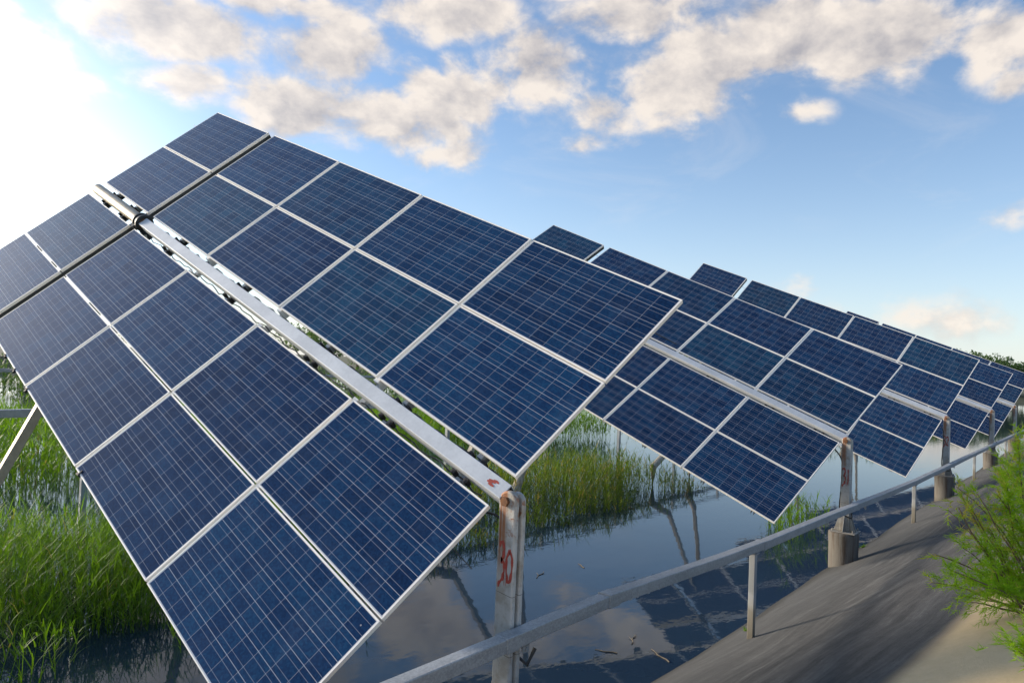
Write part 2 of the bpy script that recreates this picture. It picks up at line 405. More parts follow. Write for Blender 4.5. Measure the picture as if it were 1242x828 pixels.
def ground_mat():
    mt, t, b = new_mat('rough ground')
    oc = t.n('ShaderNodeTexCoord').outputs['Object']
    n = t.noise(oc, .08, 8, .7); n2 = t.noise(oc, 1.5, 6, .7)
    c = t.mix(n, (.05, .075, .025), (.13, .12, .06)); c = t.mix(t.math('MULTIPLY', n2, .5), c, (.06, .05, .03))
    t.L.new(c, b.inputs['Base Color']); b.inputs['Roughness'].default_value = 1
    return mt
M['ground'] = ground_mat()

# ------------------------------------------------------------------ mesh helpers
class MB:
    def __init__(s): s.v = []; s.f = []; s.mi = []
    def add(s, vs, fs, mi=0):
        o = len(s.v); s.v += [tuple(p) for p in vs]; s.f += [tuple(i + o for i in f) for f in fs]; s.mi += [mi] * len(fs); return s
    def box(s, c, size, mi=0, mat=None):
        hx, hy, hz = (k / 2 for k in size)
        pts = [Vector((sx * hx, sy * hy, sz * hz)) for sx in (-1, 1) for sy in (-1, 1) for sz in (-1, 1)]
        if mat is not None: pts = [mat @ p for p in pts]
        pts = [p + Vector(c) for p in pts]
        return s.add(pts, [(0, 1, 3, 2), (4, 6, 7, 5), (0, 4, 5, 1), (2, 3, 7, 6), (0, 2, 6, 4), (1, 5, 7, 3)], mi)
    def tube(s, pts, r, n=10, cap=True, mi=0):
        pts = [Vector(p) for p in pts]; rings = []
        rr = r if isinstance(r, (list, tuple)) else [r] * len(pts)
        for i, p in enumerate(pts):
            d = (pts[min(i + 1, len(pts) - 1)] - pts[max(i - 1, 0)]).normalized()
            a = d.cross(Vector((0, 0, 1)))
            if a.length < .05: a = d.cross(Vector((1, 0, 0)))
            a.normalize(); b_ = d.cross(a)
            rings.append([p + (a * math.cos(2 * math.pi * k / n) + b_ * math.sin(2 * math.pi * k / n)) * rr[i] for k in range(n)])
        vs = [q for rg in rings for q in rg]; fs = []
        for i in range(len(pts) - 1):
            for k in range(n): fs.append((i * n + k, i * n + (k + 1) % n, (i + 1) * n + (k + 1) % n, (i + 1) * n + k))
        if cap: fs += [tuple(range(n))[::-1], tuple(range((len(pts) - 1) * n, len(pts) * n))]
        return s.add(vs, fs, mi)
    def prism(s, outline, x0, x1, mi=0):           # outline in YZ, extruded along X
        n = len(outline)
        vs = [(x0, y, z) for y, z in outline] + [(x1, y, z) for y, z in outline]
        fs = [tuple(range(n))[::-1], tuple(range(n, 2 * n))] + [(k, (k + 1) % n, n + (k + 1) % n, n + k) for k in range(n)]
        return s.add(vs, fs, mi)
    def mesh(s, name, mats, bevel=0.0, seg=2, smooth=False):
        me = bpy.data.meshes.new(name); me.from_pydata(s.v, [], s.f)
        for mt in (mats if isinstance(mats, (list, tuple)) else [mats]): me.materials.append(mt)
        me.polygons.foreach_set('material_index', s.mi)
        bm = bmesh.new(); bm.from_mesh(me); bmesh.ops.recalc_face_normals(bm, faces=bm.faces)
        if bevel:
            es = [e for e in bm.edges if len(e.link_faces) == 2 and e.calc_face_angle(0) > .6]
            bmesh.ops.bevel(bm, geom=es, offset=bevel, segments=seg, profile=.5, affect='EDGES', clamp_overlap=True)
        bm.to_mesh(me); bm.free()
        if smooth:
            for p in me.polygons: p.use_smooth = True
            try: me.set_sharp_from_angle(angle=R(38))
            except Exception: pass
        me.update(); return me

def link(name, me, parent=None, mw=None):
    o = bpy.data.objects.new(name, me); col.objects.link(o)
    if parent is not None:
        o.parent = parent
    if mw is not None: o.matrix_basis = mw
    return o
def tag(o, label=None, cat=None, group=None, kind=None):
    if label: o['label'] = label
    if cat: o['category'] = cat
    if group: o['group'] = group
    if kind: o['kind'] = kind
    return o
def empty(name, loc, rz=0):
    o = bpy.data.objects.new(name, None); col.objects.link(o); o.location = loc; o.rotation_euler.z = rz
    o.empty_display_size = .3; return o

# ------------------------------------------------------------------ setting: ground sheet, bank, water
K_, Y0 = 0.50, 0.25
def bank_z(x, y):
    if y > -2.4: z = K_ * (Y0 - y)
    else:
        z = K_ * (Y0 + 2.4); t_ = -2.4 - y
        z += .45 * (1 - math.exp(-t_ * K_ / .45)) if t_ < 6 else .45
    return z
def grid_mesh(name, xs, ys, zf, mt):
    vs = [(x, y, zf(x, y)) for y in ys for x in xs]; nx = len(xs)
    fs = [(j * nx + i, j * nx + i + 1, (j + 1) * nx + i + 1, (j + 1) * nx + i) for j in range(len(ys) - 1) for i in range(nx - 1)]
    me = bpy.data.meshes.new(name); me.from_pydata(vs, [], fs); me.materials.append(mt)
    for p in me.polygons: p.use_smooth = True
    me.update(); return me
def ground_z(x, y):
    if y < -8: return 1.70
    if y < 3: return -1.6 if y > -7 else 1.2
    s1 = min(1, max(0, (y - 84) / 10)); s2 = min(1, max(0, (x - 150) / 10)); s3 = min(1, max(0, (-60 - x) / 10))
    return -1.6 + 2.6 * max(s1, s2, s3) + .3 * math.sin(x * .07) * max(s1, s2, s3)
xs = [-3000, -800, -300, -120, -70, -60, -40, -20, 0, 20, 40, 60, 80, 100, 120, 140, 150, 160, 175, 200, 260, 400, 900, 3000]
ys = [-3000, -800, -200, -60, -20, -8.001, -7.5, -6.5, 2, 4, 20, 40, 60, 84, 88, 94, 100, 130, 200, 400, 900, 3000]
tag(link('ground', grid_mesh('ground', xs, ys, ground_z, M['ground'])), kind='structure')
bx = list(np.concatenate([np.linspace(-60, -6, 19), np.linspace(-5, 12, 120), np.linspace(12.3, 40, 60), np.linspace(42, 170, 40)]))
by = list(np.concatenate([np.linspace(-9, -3.6, 14), np.linspace(-3.5, .6, 62), np.linspace(.8, 3.2, 8)]))
from mathutils import noise as mnoise
def bank_relief(x, y):
    z = bank_z(x, y)
    n = mnoise.noise(Vector((x * .25, y * 1.1, 3))) * .045 + mnoise.noise(Vector((x * .9, y * 3.2, 7))) * .014 + mnoise.noise(Vector((x * 4, y * 6, 1))) * .004
    return z + n
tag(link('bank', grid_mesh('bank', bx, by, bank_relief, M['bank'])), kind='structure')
wm = MB(); wm.add([(-62, -.6, 0), (165, -.6, 0), (165, 92, 0), (-62, 92, 0)], [(0, 1, 2, 3)])
tag(link('water', wm.mesh('water', M['water'])), kind='structure')

# ------------------------------------------------------------------ solar arrays
GAPC, GAP5, VG, VHALF = 0.031, 0.190, 0.014, 0.137
u_cols = [0.0, PL + GAPC, 2 * (PL + GAPC), 3 * (PL + GAPC), 4 * PL + 3 * GAPC + GAP5]
v_rows = [VHALF, VHALF + PW + VG, -VHALF - PW, -VHALF - 2 * PW - VG]
U_JOINT = 4 * PL + 3 * GAPC + GAP5 / 2
U_END = u_cols[4] + PL
# shared meshes
pb = MB(); hl, hw = PL / 2, PW / 2
lip, fh = .010, .038
zt, zb = -.003, -.007
pb.add([(-hl + lip, -hw + lip, zt), (hl - lip, -hw + lip, zt), (hl - lip, hw - lip, zt), (-hl + lip, hw - lip, zt)], [(0, 1, 2, 3)], 0)
pb.add([(-hl + lip, -hw + lip, zb), (hl - lip, -hw + lip, zb), (hl - lip, hw - lip, zb), (-hl + lip, hw - lip, zb)], [(3, 2, 1, 0)], 1)
ME_GLASS = bpy.data.meshes.new('solar_panel'); ME_GLASS.from_pydata(pb.v, [], pb.f)
ME_GLASS.materials.append(M['cells']); ME_GLASS.materials.append(M['back']); ME_GLASS.polygons.foreach_set('material_index', pb.mi)
fb = MB()
for sy in (-1, 1): fb.box((0, sy * (hw - lip / 2), -fh / 2), (PL, lip, fh))
for sx in (-1, 1): fb.box((sx * (hl - lip / 2), 0, -fh / 2), (lip, PW - 2 * lip - .0004, fh - .0006))
for sy in (-1, 1): fb.box((0, sy * (hw - .03), -fh + .0012), (PL - .002, .034, .002))
ME_FRAME = fb.mesh('frame', M['alu'], .0012, 1)
jb = MB(); jb.box((0, 0, 0), (.12, .11, .024)).tube([(-.03, -.04, 0), (-.05, -.12, -.02), (-.2, -.2, -.03), (-.5, -.22, -.025)], .004, 6)
jb.tube([(.03, -.04, 0), (.05, -.12, -.02), (.2, -.2, -.03), (.5, -.22, -.025)], .004, 6)
ME_JB = jb.mesh('junction_box', M['black'], .004, 1)

TS = .124
def tube_mesh():
    b = MB(); h = TS / 2; t_ = .008
    u0, u1 = -.045, U_JOINT - .10
    b.box(((u0 + u1) / 2, 0, h - t_ / 2), (u1 - u0, TS, t_)); b.box(((u0 + u1) / 2, 0, -h + t_ / 2), (u1 - u0, TS, t_))
    for s in (-1, 1): b.box(((u0 + u1) / 2, s * (h - t_ / 2), 0), (u1 - u0, t_, TS - 2 * t_ - .0004))
    return b.mesh('torque_tube', M['tube'], .006, 2)
ME_TUBE = tube_mesh()
b = MB(); b.box((-.012, 0, 0), (.030, TS - .02, TS - .02)); b.box((-.075, 0, -.012), (.13, .028 * 2.2, .09))
ME_TONGUE = b.mesh('end_plug', M['dark'], .006, 1)
b = MB(); b.tube([(U_JOINT - .02, 0, 0), (U_END + .02, 0, 0)], .078, 28)
ME_PIPE = b.mesh('tail_pipe', M['tan'], 0, 1, True)
b = MB()
for k, r_ in ((-.055, .115), (.0, .098), (.05, .115)):
    b.tube([(U_JOINT + k - .018, 0, 0), (U_JOINT + k + .018, 0, 0)], r_, 28)
b.box((U_JOINT, 0, -.16), (.11, .20, .12)); b.box((U_JOINT, .115, .02), (.05, .05, .05)); b.box((U_JOINT, -.115, .02), (.05, .05, .05))
ME_BEAR = b.mesh('bearing', M['channel'], 0, 1, True)
b = MB(); b.box((U_JOINT - .14, 0, 0), (.10, TS * .94, TS * .94)); b.tube([(U_JOINT - .11, 0, 0), (U_JOINT - .03, 0, 0)], .07, 20)
ME_FLANGE = b.mesh('flange', M['rusty'], .006, 1)
VEND = VHALF + 2 * PW + VG
b = MB()                                          # C channel that crosses the array in the wide gap
cw, chh, ct = .105, .10, .006
b.box((0, 0, -.066), (ct, 2 * VEND, .076)).box((cw / 2, 0, -.030), (cw, 2 * VEND, ct)).box((cw / 2, 0, -.102), (cw, 2 * VEND, ct))
ME_CROSS = b.mesh('cross_beam', M['channel'], .002, 1)
b = MB(); pp_ = []
for k in range(70):
    uu = .15 + (U_JOINT - .5) * k / 69; pp_.append((uu, -.092 - .012 * math.sin(k * 1.9), -.050 - .022 * abs(math.sin(k * .62)) - .012 * math.sin(k * 2.3)))
b.tube(pp_, .007, 6); b.tube([(x_, -y_ + .006 * math.sin(x_ * 9), z_ - .01 + .02 * math.sin(x_ * 4.1)) for x_, y_, z_ in pp_], .006, 6)
ME_STRING = b.mesh('string_cable', M['black'], 0, 1, True)
def arm_mesh(name, width, mt, ztop):
    b = MB(); t_ = .004
    for s in (-1, 1):
        v0, v1 = .105, VEND - .004; c = s * (v0 + v1) / 2; L_ = v1 - v0
        b.box((0, c, ztop - t_ / 2), (width, L_, t_))
        for q in (-1, 1): b.box((q * (width / 2 - t_ / 2), c, ztop - .045), (t_, L_, .082))
    b.box((0, 0, -.105), (width, .5, .045))
    return b.mesh(name, mt, .0015, 1)
ME_ARM = arm_mesh('support_arm', .060, M['alu'], -.012)
ME_ARM2 = arm_mesh('support_arm', .050, M['galv'], -.040)
b = MB()
b.box((0, .090, -.03), (.04, .036, .065))
b.tube([(.0, .098, -.070), (.0, .098, .010)], .008, 8); b.tube([(0, .098, -.006), (0, .098, .006)], .014, 6)
ME_CLAMP = b.mesh('clamp', M['dark'], .003, 1)

# front post: two folded steel slabs with rounded heads that straddle the pivot
def slab_outline(w_, z0, z1, n=20):
    h = w_ / 2; r_ = h * .92; pts = [(-h, z0), (h, z0)]
    for k in range(n + 1):
        a = math.pi * k / n; pts.append((math.cos(a) * h, z1 - r_ + math.sin(a) * r_))
    return pts
PW_ = .150
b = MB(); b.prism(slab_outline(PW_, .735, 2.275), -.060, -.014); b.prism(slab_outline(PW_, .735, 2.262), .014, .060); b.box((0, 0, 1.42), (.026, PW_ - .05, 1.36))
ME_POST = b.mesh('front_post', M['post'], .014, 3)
b = MB(); b.box((0, 0, .726), (.385, .385, .018))
for a in (45, 135, 225, 315): pass
for sx, sy in ((1, 0), (-1, 0), (0, 1), (0, -1)):
    x0 = .0615 if sx else 0; y0 = .0765 if sy else 0
    if sx: b.add([(sx * .0615, -.006, .736), (sx * .165, -.006, .736), (sx * .0615, -.006, 1.0), (sx * .0615, .006, .736), (sx * .165, .006, .736), (sx * .0615, .006, 1.0)], [(0, 1, 2), (3, 5, 4), (0, 3, 4, 1), (1, 4, 5, 2), (2, 5, 3, 0)])
    else:
        for xo in (-.038, .038):
            b.add([(xo - .006, sy * .0765, .736), (xo - .006, sy * .165, .736), (xo - .006, sy * .0765, 1.0), (xo + .006, sy * .0765, .736), (xo + .006, sy * .165, .736), (xo + .006, sy * .0765, 1.0)], [(0, 1, 2), (3, 5, 4), (0, 3, 4, 1), (1, 4, 5, 2), (2, 5, 3, 0)])
for sx in (-1, 1):
    for sy in (-1, 1): b.tube([(sx * .155, sy * .155, .735), (sx * .155, sy * .155, .775)], .012, 8)
ME_BASE = b.mesh('base_plate', M['post'], .002, 1)
def ped_mesh():
    b = MB(); b.tube([(0, 0, -.7), (0, 0, .0), (0, 0, .5), (0, 0, .66), (0, 0, .70), (0, 0, .715)], [.222, .222, .226, .236, .234, .222], 40)
    return b.mesh('pedestal', M['pedestal'], 0, 1, True)
ME_PED = ped_mesh()
b = MB(); b.tube([(-.082, 0, 0), (.078, 0, 0)], .022, 10); b.tube([(-.086, 0, 0), (-.062, 0, 0)], .034, 6); b.tube([(.062, 0, 0), (.084, 0, 0)], .034, 6)
ME_PIN = b.mesh('pivot_bolt', M['rusty'])

b = MB(); b.box((0, 0, 0), (.05, .022, .03)); b.box((.012, .02, .012), (.012, .05, .012))
ME_CLIP = b.mesh('edge_clip', M['dark'], .002, 1)
DIG = {   # hand-brushed strokes in a 1 x 1.6 cell
 '3': [[(.08, 1.45), (.45, 1.58), (.78, 1.30), (.52, .92), (.30, .84)], [(.30, .84), (.72, .74), (.80, .36), (.45, .02), (.0, -.22)]],
 '0': [[(.50, 1.30), (.14, .98), (.12, .38), (.44, .02), (.80, .34), (.84, .96), (.50, 1.30)]],
 '1': [[(.42, 1.50), (.46, .8), (.44, -.02)]],
 '2': [[(.08, 1.2), (.40, 1.52), (.78, 1.22), (.62, .72), (.08, .06)], [(.08, .06), (.45, .12), (.86, .02)]]}
def number_mesh(txt, h):
    b = MB(); rr = random.Random(hash(txt) % 97 if False else sum(map(ord, txt)))
    sc_ = h / 1.6; wf = .40; adv = .0
    for ch in txt:
        for st in DIG[ch]:
            pts = []
            for i in range(len(st) - 1):          # Catmull-Rom
                p0 = Vector(st[max(i - 1, 0)]); p1 = Vector(st[i]); p2 = Vector(st[i + 1]); p3 = Vector(st[min(i + 2, len(st) - 1)])
                for k in range(6):
                    t_ = k / 6; pts.append(.5 * ((2 * p1) + (p2 - p0) * t_ + (2 * p0 - 5 * p1 + 4 * p2 - p3) * t_ ** 2 + (3 * p1 - p0 - 3 * p2 + p3) * t_ ** 3))
            pts.append(Vector(st[-1])); n = len(pts); vs = []
            for i, p in enumerate(pts):
                d = (pts[min(i + 1, n - 1)] - pts[max(i - 1, 0)]).normalized(); nn = Vector((-d.y, d.x))
                wd = (.12 + .04 * math.sin(i * .9 + rr.random())) * (.75 if i in (0, n - 1) else 1) * (1.1 if abs(d.y) > .6 else .85)
                for s in (-1, 1):
                    q = p + nn * wd * s; vs.append((0, -(q.x + adv) * sc_ * wf, q.y * sc_))
            b.add(vs, [(2 * i, 2 * i + 1, 2 * i + 3, 2 * i + 2) for i in range(n - 1)])
        adv += 1.0 if ch != '1' else .7
    wtot = adv * sc_ * wf
    for k in range(3):                            # runs of paint
        x = rr.uniform(.15, .85) * wtot; b.add([(0, -x - .003, rr.uniform(.0, .05)), (0, -x + .003, .05), (0, -x + .001, -rr.uniform(.02, .06)), (0, -x - .002, -.02)], [(0, 1, 2, 3)])
    b.v = [(x - .0012, y + wtot / 2, z) for x, y, z in b.v]
    me = b.mesh('painted_number', M['redpaint']); return me

def build_array(X, Yc, roll, H, number, legs, label, tilt=21.5, xpost=0.0, ypost=-.0):
    root = empty('solar_array', (X, Yc, 0))
    tag(root, label, 'solar array', 'solar arrays standing in the pond')
    el_ = R(tilt)
    u = Vector((0, math.cos(el_), math.sin(el_))); hx = Vector((1, 0, 0)); vz = u.cross(hx) * -1
    vz = Vector((0, -math.sin(el_), math.cos(el_)))
    v = hx * math.cos(R(roll)) + vz * math.sin(R(roll)); n = u.cross(v)
    if n.z < 0: n = -n
    Mx = Matrix.Identity(4)
    # local frame: x = u, y = v, z = outward normal (facing the sky); right-handed or mirrored rows handled by flipping x
    u2 = v.cross(n)
    for i in range(3): Mx[i][0] = u2[i]; Mx[i][1] = v[i]; Mx[i][2] = n[i]
    sgn = 1 if u2.dot(u) > 0 else -1
    Mx.translation = Vector((0, 0, H))
    def at(uu, vv, nn): return Mx @ Matrix.Translation((sgn * uu, vv, nn))
    FL = Matrix.Scale(sgn, 4, (1, 0, 0)) if sgn < 0 else Matrix.Identity(4)
    rot180 = Matrix.Rotation(math.pi, 4, 'Z')
    for ci, uc in enumerate(u_cols):
        for v0 in v_rows:
            jit = Matrix.Rotation(R(random.uniform(-.18, .18)), 4, 'X') @ Matrix.Rotation(R(random.uniform(-.12, .12)), 4, 'Y')
            p = link('solar_panel', ME_GLASS, root, at(uc + PL / 2 + random.uniform(-.002, .002), v0 + PW / 2, .012) @ jit)
            link('frame', ME_FRAME, p)
            link('junction_box', ME_JB, p, Matrix.Translation((random.choice((-1, 1)) * .55, .33, -.022)))
    fix = Mx @ Matrix.Rotation(0 if sgn > 0 else math.pi, 4, 'Z')
    tb = link('torque_tube', ME_TUBE, root, fix @ Matrix.Translation((0, 0, -.02)))
    link('end_plug', ME_TONGUE, tb)
    link('string_cable', ME_STRING, tb)
    tp = link('tail_pipe', ME_PIPE, root, fix @ Matrix.Translation((0, 0, -.02)))
    link('bearing', ME_BEAR, root, fix @ Matrix.Translation((0, 0, -.02)))
    link('flange', ME_FLANGE, tb)
    link('cross_beam', ME_CROSS, root, fix @ Matrix.Translation((U_JOINT + .098, 0, 0)))
    for k in range(3): link('support_arm', ME_ARM, root, fix @ Matrix.Translation(((k + 1) * PL + k * GAPC + GAPC / 2, 0, 0)))
    for uu in (.38, PL - .38, PL + GAPC + .8, 2 * (PL + GAPC) + .8, 3 * (PL + GAPC) + .8, u_cols[4] + .5, u_cols[4] + 1.2):
        link('support_arm', ME_ARM2, root, fix @ Matrix.Translation((uu, 0, 0)))
        for dd in (-.07, .07):
            for fl in (0, math.pi): link('clamp', ME_CLAMP, tb, Matrix.Translation((uu + dd, 0, 0)) @ Matrix.Rotation(fl, 4, 'Z'))
    if number and number[0] == '30':
        mk = MB()
        for a_, (uu, vv, ln_) in enumerate(((.075, -.018, .05), (.098, -.004, .060), (.118, .010, .045), (.090, .022, .05))):
            mk.add([(uu, vv - .007, 0), (uu + ln_ * .5, vv - .010, 0), (uu + ln_, vv - .003, 0), (uu + ln_ * .95, vv + .008, 0), (uu + ln_ * .4, vv + .010, 0), (uu - .006, vv + .005, 0)], [(0, 1, 2, 3, 4, 5)])
            for k_ in range(6): mk.v[-1 - k_] = (mk.v[-1 - k_][0], mk.v[-1 - k_][1], a_ * .0006)
        link('paint_smear', mk.mesh('paint_smear', M['redpaint']), tb, Matrix.Translation((-.03, 0, TS / 2 + .001)))
        for uu in (5.05, 5.55, 5.95, 3.3): link('edge_clip', ME_CLIP, root, fix @ Matrix.Translation((uu, VEND + .008, .006)) @ Matrix.Rotation(uu, 4, 'Z'))
    # front post on its concrete pedestal
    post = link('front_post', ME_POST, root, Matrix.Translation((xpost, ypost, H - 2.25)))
    link('base_plate', ME_BASE, post)
    link('pivot_bolt', ME_PIN, post, Matrix.Translation((0, .010, 2.205)))
    if number:
        zc, hh = number[1], number[2]
        link('painted_number', number_mesh(number[0], hh), post, Matrix.Translation((-.0602, number[3] if len(number) > 3 else 0, zc)))
    link('pedestal', ME_PED, root, Matrix.Translation((xpost, ypost + .02, H - 2.25)))
    # rear legs from the bearing down to piles in the water
    apex = Vector((0, U_JOINT * math.cos(el_), H + U_JOINT * math.sin(el_) - .18))
    for a, dyl in legs:
        foot = Vector((a, apex.y + dyl, -.5)); top = apex; k = (.95 - foot.z) / (top.z - foot.z)
        knee = foot.lerp(top, k)
        b = MB(); d = (top - knee); L_ = d.length; q = d.to_track_quat('Z', 'Y').to_matrix()
        b.box((knee + top) / 2, (.10, .10, L_), mat=q)
        lg = link('rear_leg', b.mesh('rear_leg', M['tan'], .006, 1), root)
        b = MB(); b.tube([foot, (foot.x, foot.y, .5), (foot.x, foot.y, knee.z - .02) if False else knee + (knee - top).normalized() * .0], [.10, .10, .085], 12)
        link('pile', b.mesh('pile', M['pile'], .004, 1), lg)
    # cable hanging from the modules to the post
    p0 = Mx @ Vector((sgn * .25, -.16, -.06)); b = MB()
    pp = [p0, Vector((-.05, .10, H - .22)), Vector((-.078, ypost + .06, H - .42)), Vector((-.080, ypost + .072, H - .9)), Vector((-.076, ypost + .075, .95)), Vector((-.10, ypost - .10, .86)), Vector((-.02, -.16, .98)), Vector((.06, -.20, 1.10))]
    cur = []
    for i in range(len(pp) - 1):
        a0 = pp[max(i - 1, 0)]; a1 = pp[i]; a2 = pp[i + 1]; a3 = pp[min(i + 2, len(pp) - 1)]
        for k in range(6):
            t_ = k / 6; cur.append(.5 * ((2 * a1) + (a2 - a0) * t_ + (2 * a0 - 5 * a1 + 4 * a2 - a3) * t_ ** 2 + (3 * a1 - a0 - 3 * a2 + a3) * t_ ** 3))
    cur.append(pp[-1]); b.tube(cur, .011, 8)
    if number is None or number[0] != '30': link('cable', b.mesh('cable', M['black'], 0, 1, True), root)
    else:
        b = MB(); b.tube([p0, p0 + Vector((.04, -.05, -.10)), Vector((-.03, .03, H - .16)), Vector((.0, -.02, H - .20))], .009, 8)
        b2 = MB(); b2.tube([Vector((.075, -.05, 1.5)), Vector((.085, -.09, 1.15)), Vector((.10, -.20, 1.10)), Vector((.16, -.215, 1.20))], .014, 8)
        link('cable', b.mesh('cable', M['black'], 0, 1, True), root); link('cable', b2.mesh('cable', M['black'], 0, 1, True), root)
    return root

arr_num = number_mesh
build_array(0.0, 0.0, 47.1, 2.25, ('30', 1.67, .26, -.010), [(-2.3, 0), (1.5, .6)], 'nearest and largest solar array, four rows of blue modules, on the post painted 30', 21.46, 0.0, -.095)
build_array(8.785, .1256, 40.2, 2.146, ('31', 1.50, .26), [(-4.0, -.4), (-1.4, -.5)], 'second solar array from the front, its tube ending at the rusty post painted 31', 22.42, -.03, -.07)
build_array(17.573, 0.0, 50.7, 2.25, ('32', 1.50, .25), [(-4.2, -.3), (-2.2, -.4)], 'third solar array from the front, behind the slim post painted 32', 21.2, 0.0, -.06)
build_array(26.60, -.07, 43.1, 2.216, None, [(-4.2, -.3), (-2.2, -.4)], 'fourth solar array, seen small at the right between the post painted 32 and the next', 21.1, 0.0, -.06)
build_array(35.4, -.05, 46.0, 2.22, None, [(-4.2, -.3), (-2.2, -.4)], 'farthest visible solar array, small at the right edge below the distant trees', 21.3, 0.0, -.06)

# ------------------------------------------------------------------ cable trunking on stanchions along the bank
RY = -.235
prof = [(-3.2, 1.375), (-1.3, 1.375), (1.0, 1.385), (4.05, 1.265), (8.2, 1.195), (12.6, 1.115), (21.4, 1.085), (30, 1.05), (40, 1.0), (60, .98)]
def rail_top(x):
    for (x0, z0), (x1, z1) in zip(prof, prof[1:]):
        if x <= x1: return z0 + (z1 - z0) * (x - x0) / (x1 - x0)
    return prof[-1][1]
tr = empty('cable_trunking', (4.0, RY, 0.30))
tag(tr, 'grey galvanised box trunking on thin steel posts along the concrete bank', 'trunking')
off = Vector((4.0, RY, .30))
def rel(p): return Vector(p) - off
TW, TH = .100, .092
cuts = [-3.2, -.16, 1.06, 4.25, 8.2, 12.6, 17.0, 21.4, 26, 30, 35, 40, 60]
for x0, x1 in zip(cuts, cuts[1:]):
    b = MB(); n_ = 3; rings = []
    for k in range(n_ + 1):
        x = x0 + .0015 + (x1 - x0 - .003) * k / n_; z = rail_top(x) + (.004 * math.sin(k * 2.1 + x0))
        rings.append([rel((x, RY - TW / 2, z - TH)), rel((x, RY + TW / 2, z - TH)), rel((x, RY + TW / 2, z)), rel((x, RY - TW / 2, z))])
    vs = [p for r_ in rings for p in r_]; fs = [(0, 1, 2, 3), tuple(range(n_ * 4, n_ * 4 + 4))[::-1]]
    for k in range(n_):
        for q in range(4): fs.append((k * 4 + q, k * 4 + (q + 1) % 4, k * 4 + 4 + (q + 1) % 4, k * 4 + 4 + q))
    b.add(vs, fs); sec = link('trunking_section', b.mesh('trunking_section', M['trunk'], .006, 2), tr)
for x, wdt in ((-.16, .13), (1.06, .16), (1.32, .02), (1.42, .02), (1.60, .035), (1.78, .02), (4.25, .07), (8.2, .07), (12.6, .1), (21.4, .1)):
    b = MB(); z = rail_top(x) - TH / 2; sl = math.atan2(rail_top(x + .3) - rail_top(x - .3), .6)
    b.box(rel((x, RY, z)), (wdt, TW + (.012 if wdt > .05 else .005), TH + (.012 if wdt > .05 else .005)), mat=Matrix.Rotation(-sl, 3, 'Y'))
    link('joint_sleeve', b.mesh('joint_sleeve', M['trunk'], .004, 1), tr)
for x in (-4.5 + .2, 4.02, 12.65, 21.4, 30.2, 38.9, 47.6):
    zb_ = bank_z(x, RY) - .15; zt_ = rail_top(max(x, -3.2)) - TH - .001
    b = MB(); b.box((0, 0, (zt_ + zb_) / 2 - zb_ - .15), (.066, .066, zt_ - zb_))
    if x < -3.2: continue
    st = link('stanchion', b.mesh('stanchion', M['stanchion'], .005, 1), tr, Matrix.Translation(rel((x, RY, zb_ + .15))))
    b = MB(); b.box((0, 0, zt_ - zb_ - .15 - .004), (.10, .106, .006)); link('head_plate', b.mesh('head_plate', M['galv'], .001, 1), st)
for x in (.02, 8.76, 17.57, 26.6):                 # brackets tying the trunking to the posts
    z = rail_top(x) - TH
    b = MB(); b.box(rel((x, RY + .075, z - .02)), (.035, .20, .006)); b.box(rel((x, RY - .01, z - .035)), (.07, .008, .07)); b.tube([rel((x, RY - .022, z - .045)), rel((x, RY + .01, z - .045))], .012, 8)
    link('bracket', b.mesh('bracket', M['galv'], .001, 1), tr)

# second trunking run on the far side of the arrays
t2 = empty('cable_trunking', (5, 9.6, 1.0)); off2 = Vector((5, 9.6, 1.0))
tag(t2, 'thin far trunking rail behind the reeds at the left edge', 'trunking')
b = MB(); b.box(Vector((15, 10, 2.0)) - off2, (50, .11, .13)); link('trunking_section', b.mesh('trunking_section', M['galv'], .006, 1), t2)
b = MB(); b.box(Vector((15, 10.6, 2.66)) - off2, (50, .07, .06)); link('handrail', b.mesh('handrail', M['galv'], .006, 1), t2)
for x in np.arange(-8, 40, 4.4):
    b = MB(); b.box(Vector((x, 10.35, 1.0)) - off2, (.10, .10, 3.3)); link('stanchion', b.mesh('stanchion', M['galv'], .004, 1), t2)

# ------------------------------------------------------------------ plants
def leafy(name, V, Q, T, mt, parent=None):
    me = bpy.data.meshes.new(name); V = np.asarray(V, np.float32).reshape(-1, 3); Q = np.asarray(Q, np.int32).reshape(-1, 4)
    me.vertices.add(len(V)); me.vertices.foreach_set('co', V.ravel())
    me.loops.add(Q.size); me.loops.foreach_set('vertex_index', Q.ravel())
    me.polygons.add(len(Q)); me.polygons.foreach_set('loop_start', np.arange(0, Q.size, 4, dtype=np.int32))
    try: me.polygons.foreach_set('loop_total', np.full(len(Q), 4, np.int32))
    except Exception: pass
    at = me.attributes.new('tone', 'FLOAT', 'POINT'); at.data.foreach_set('value', np.asarray(T, np.float32))
    me.materials.append(mt); me.update(calc_edges=True); me.validate()
    return link(name, me, parent)

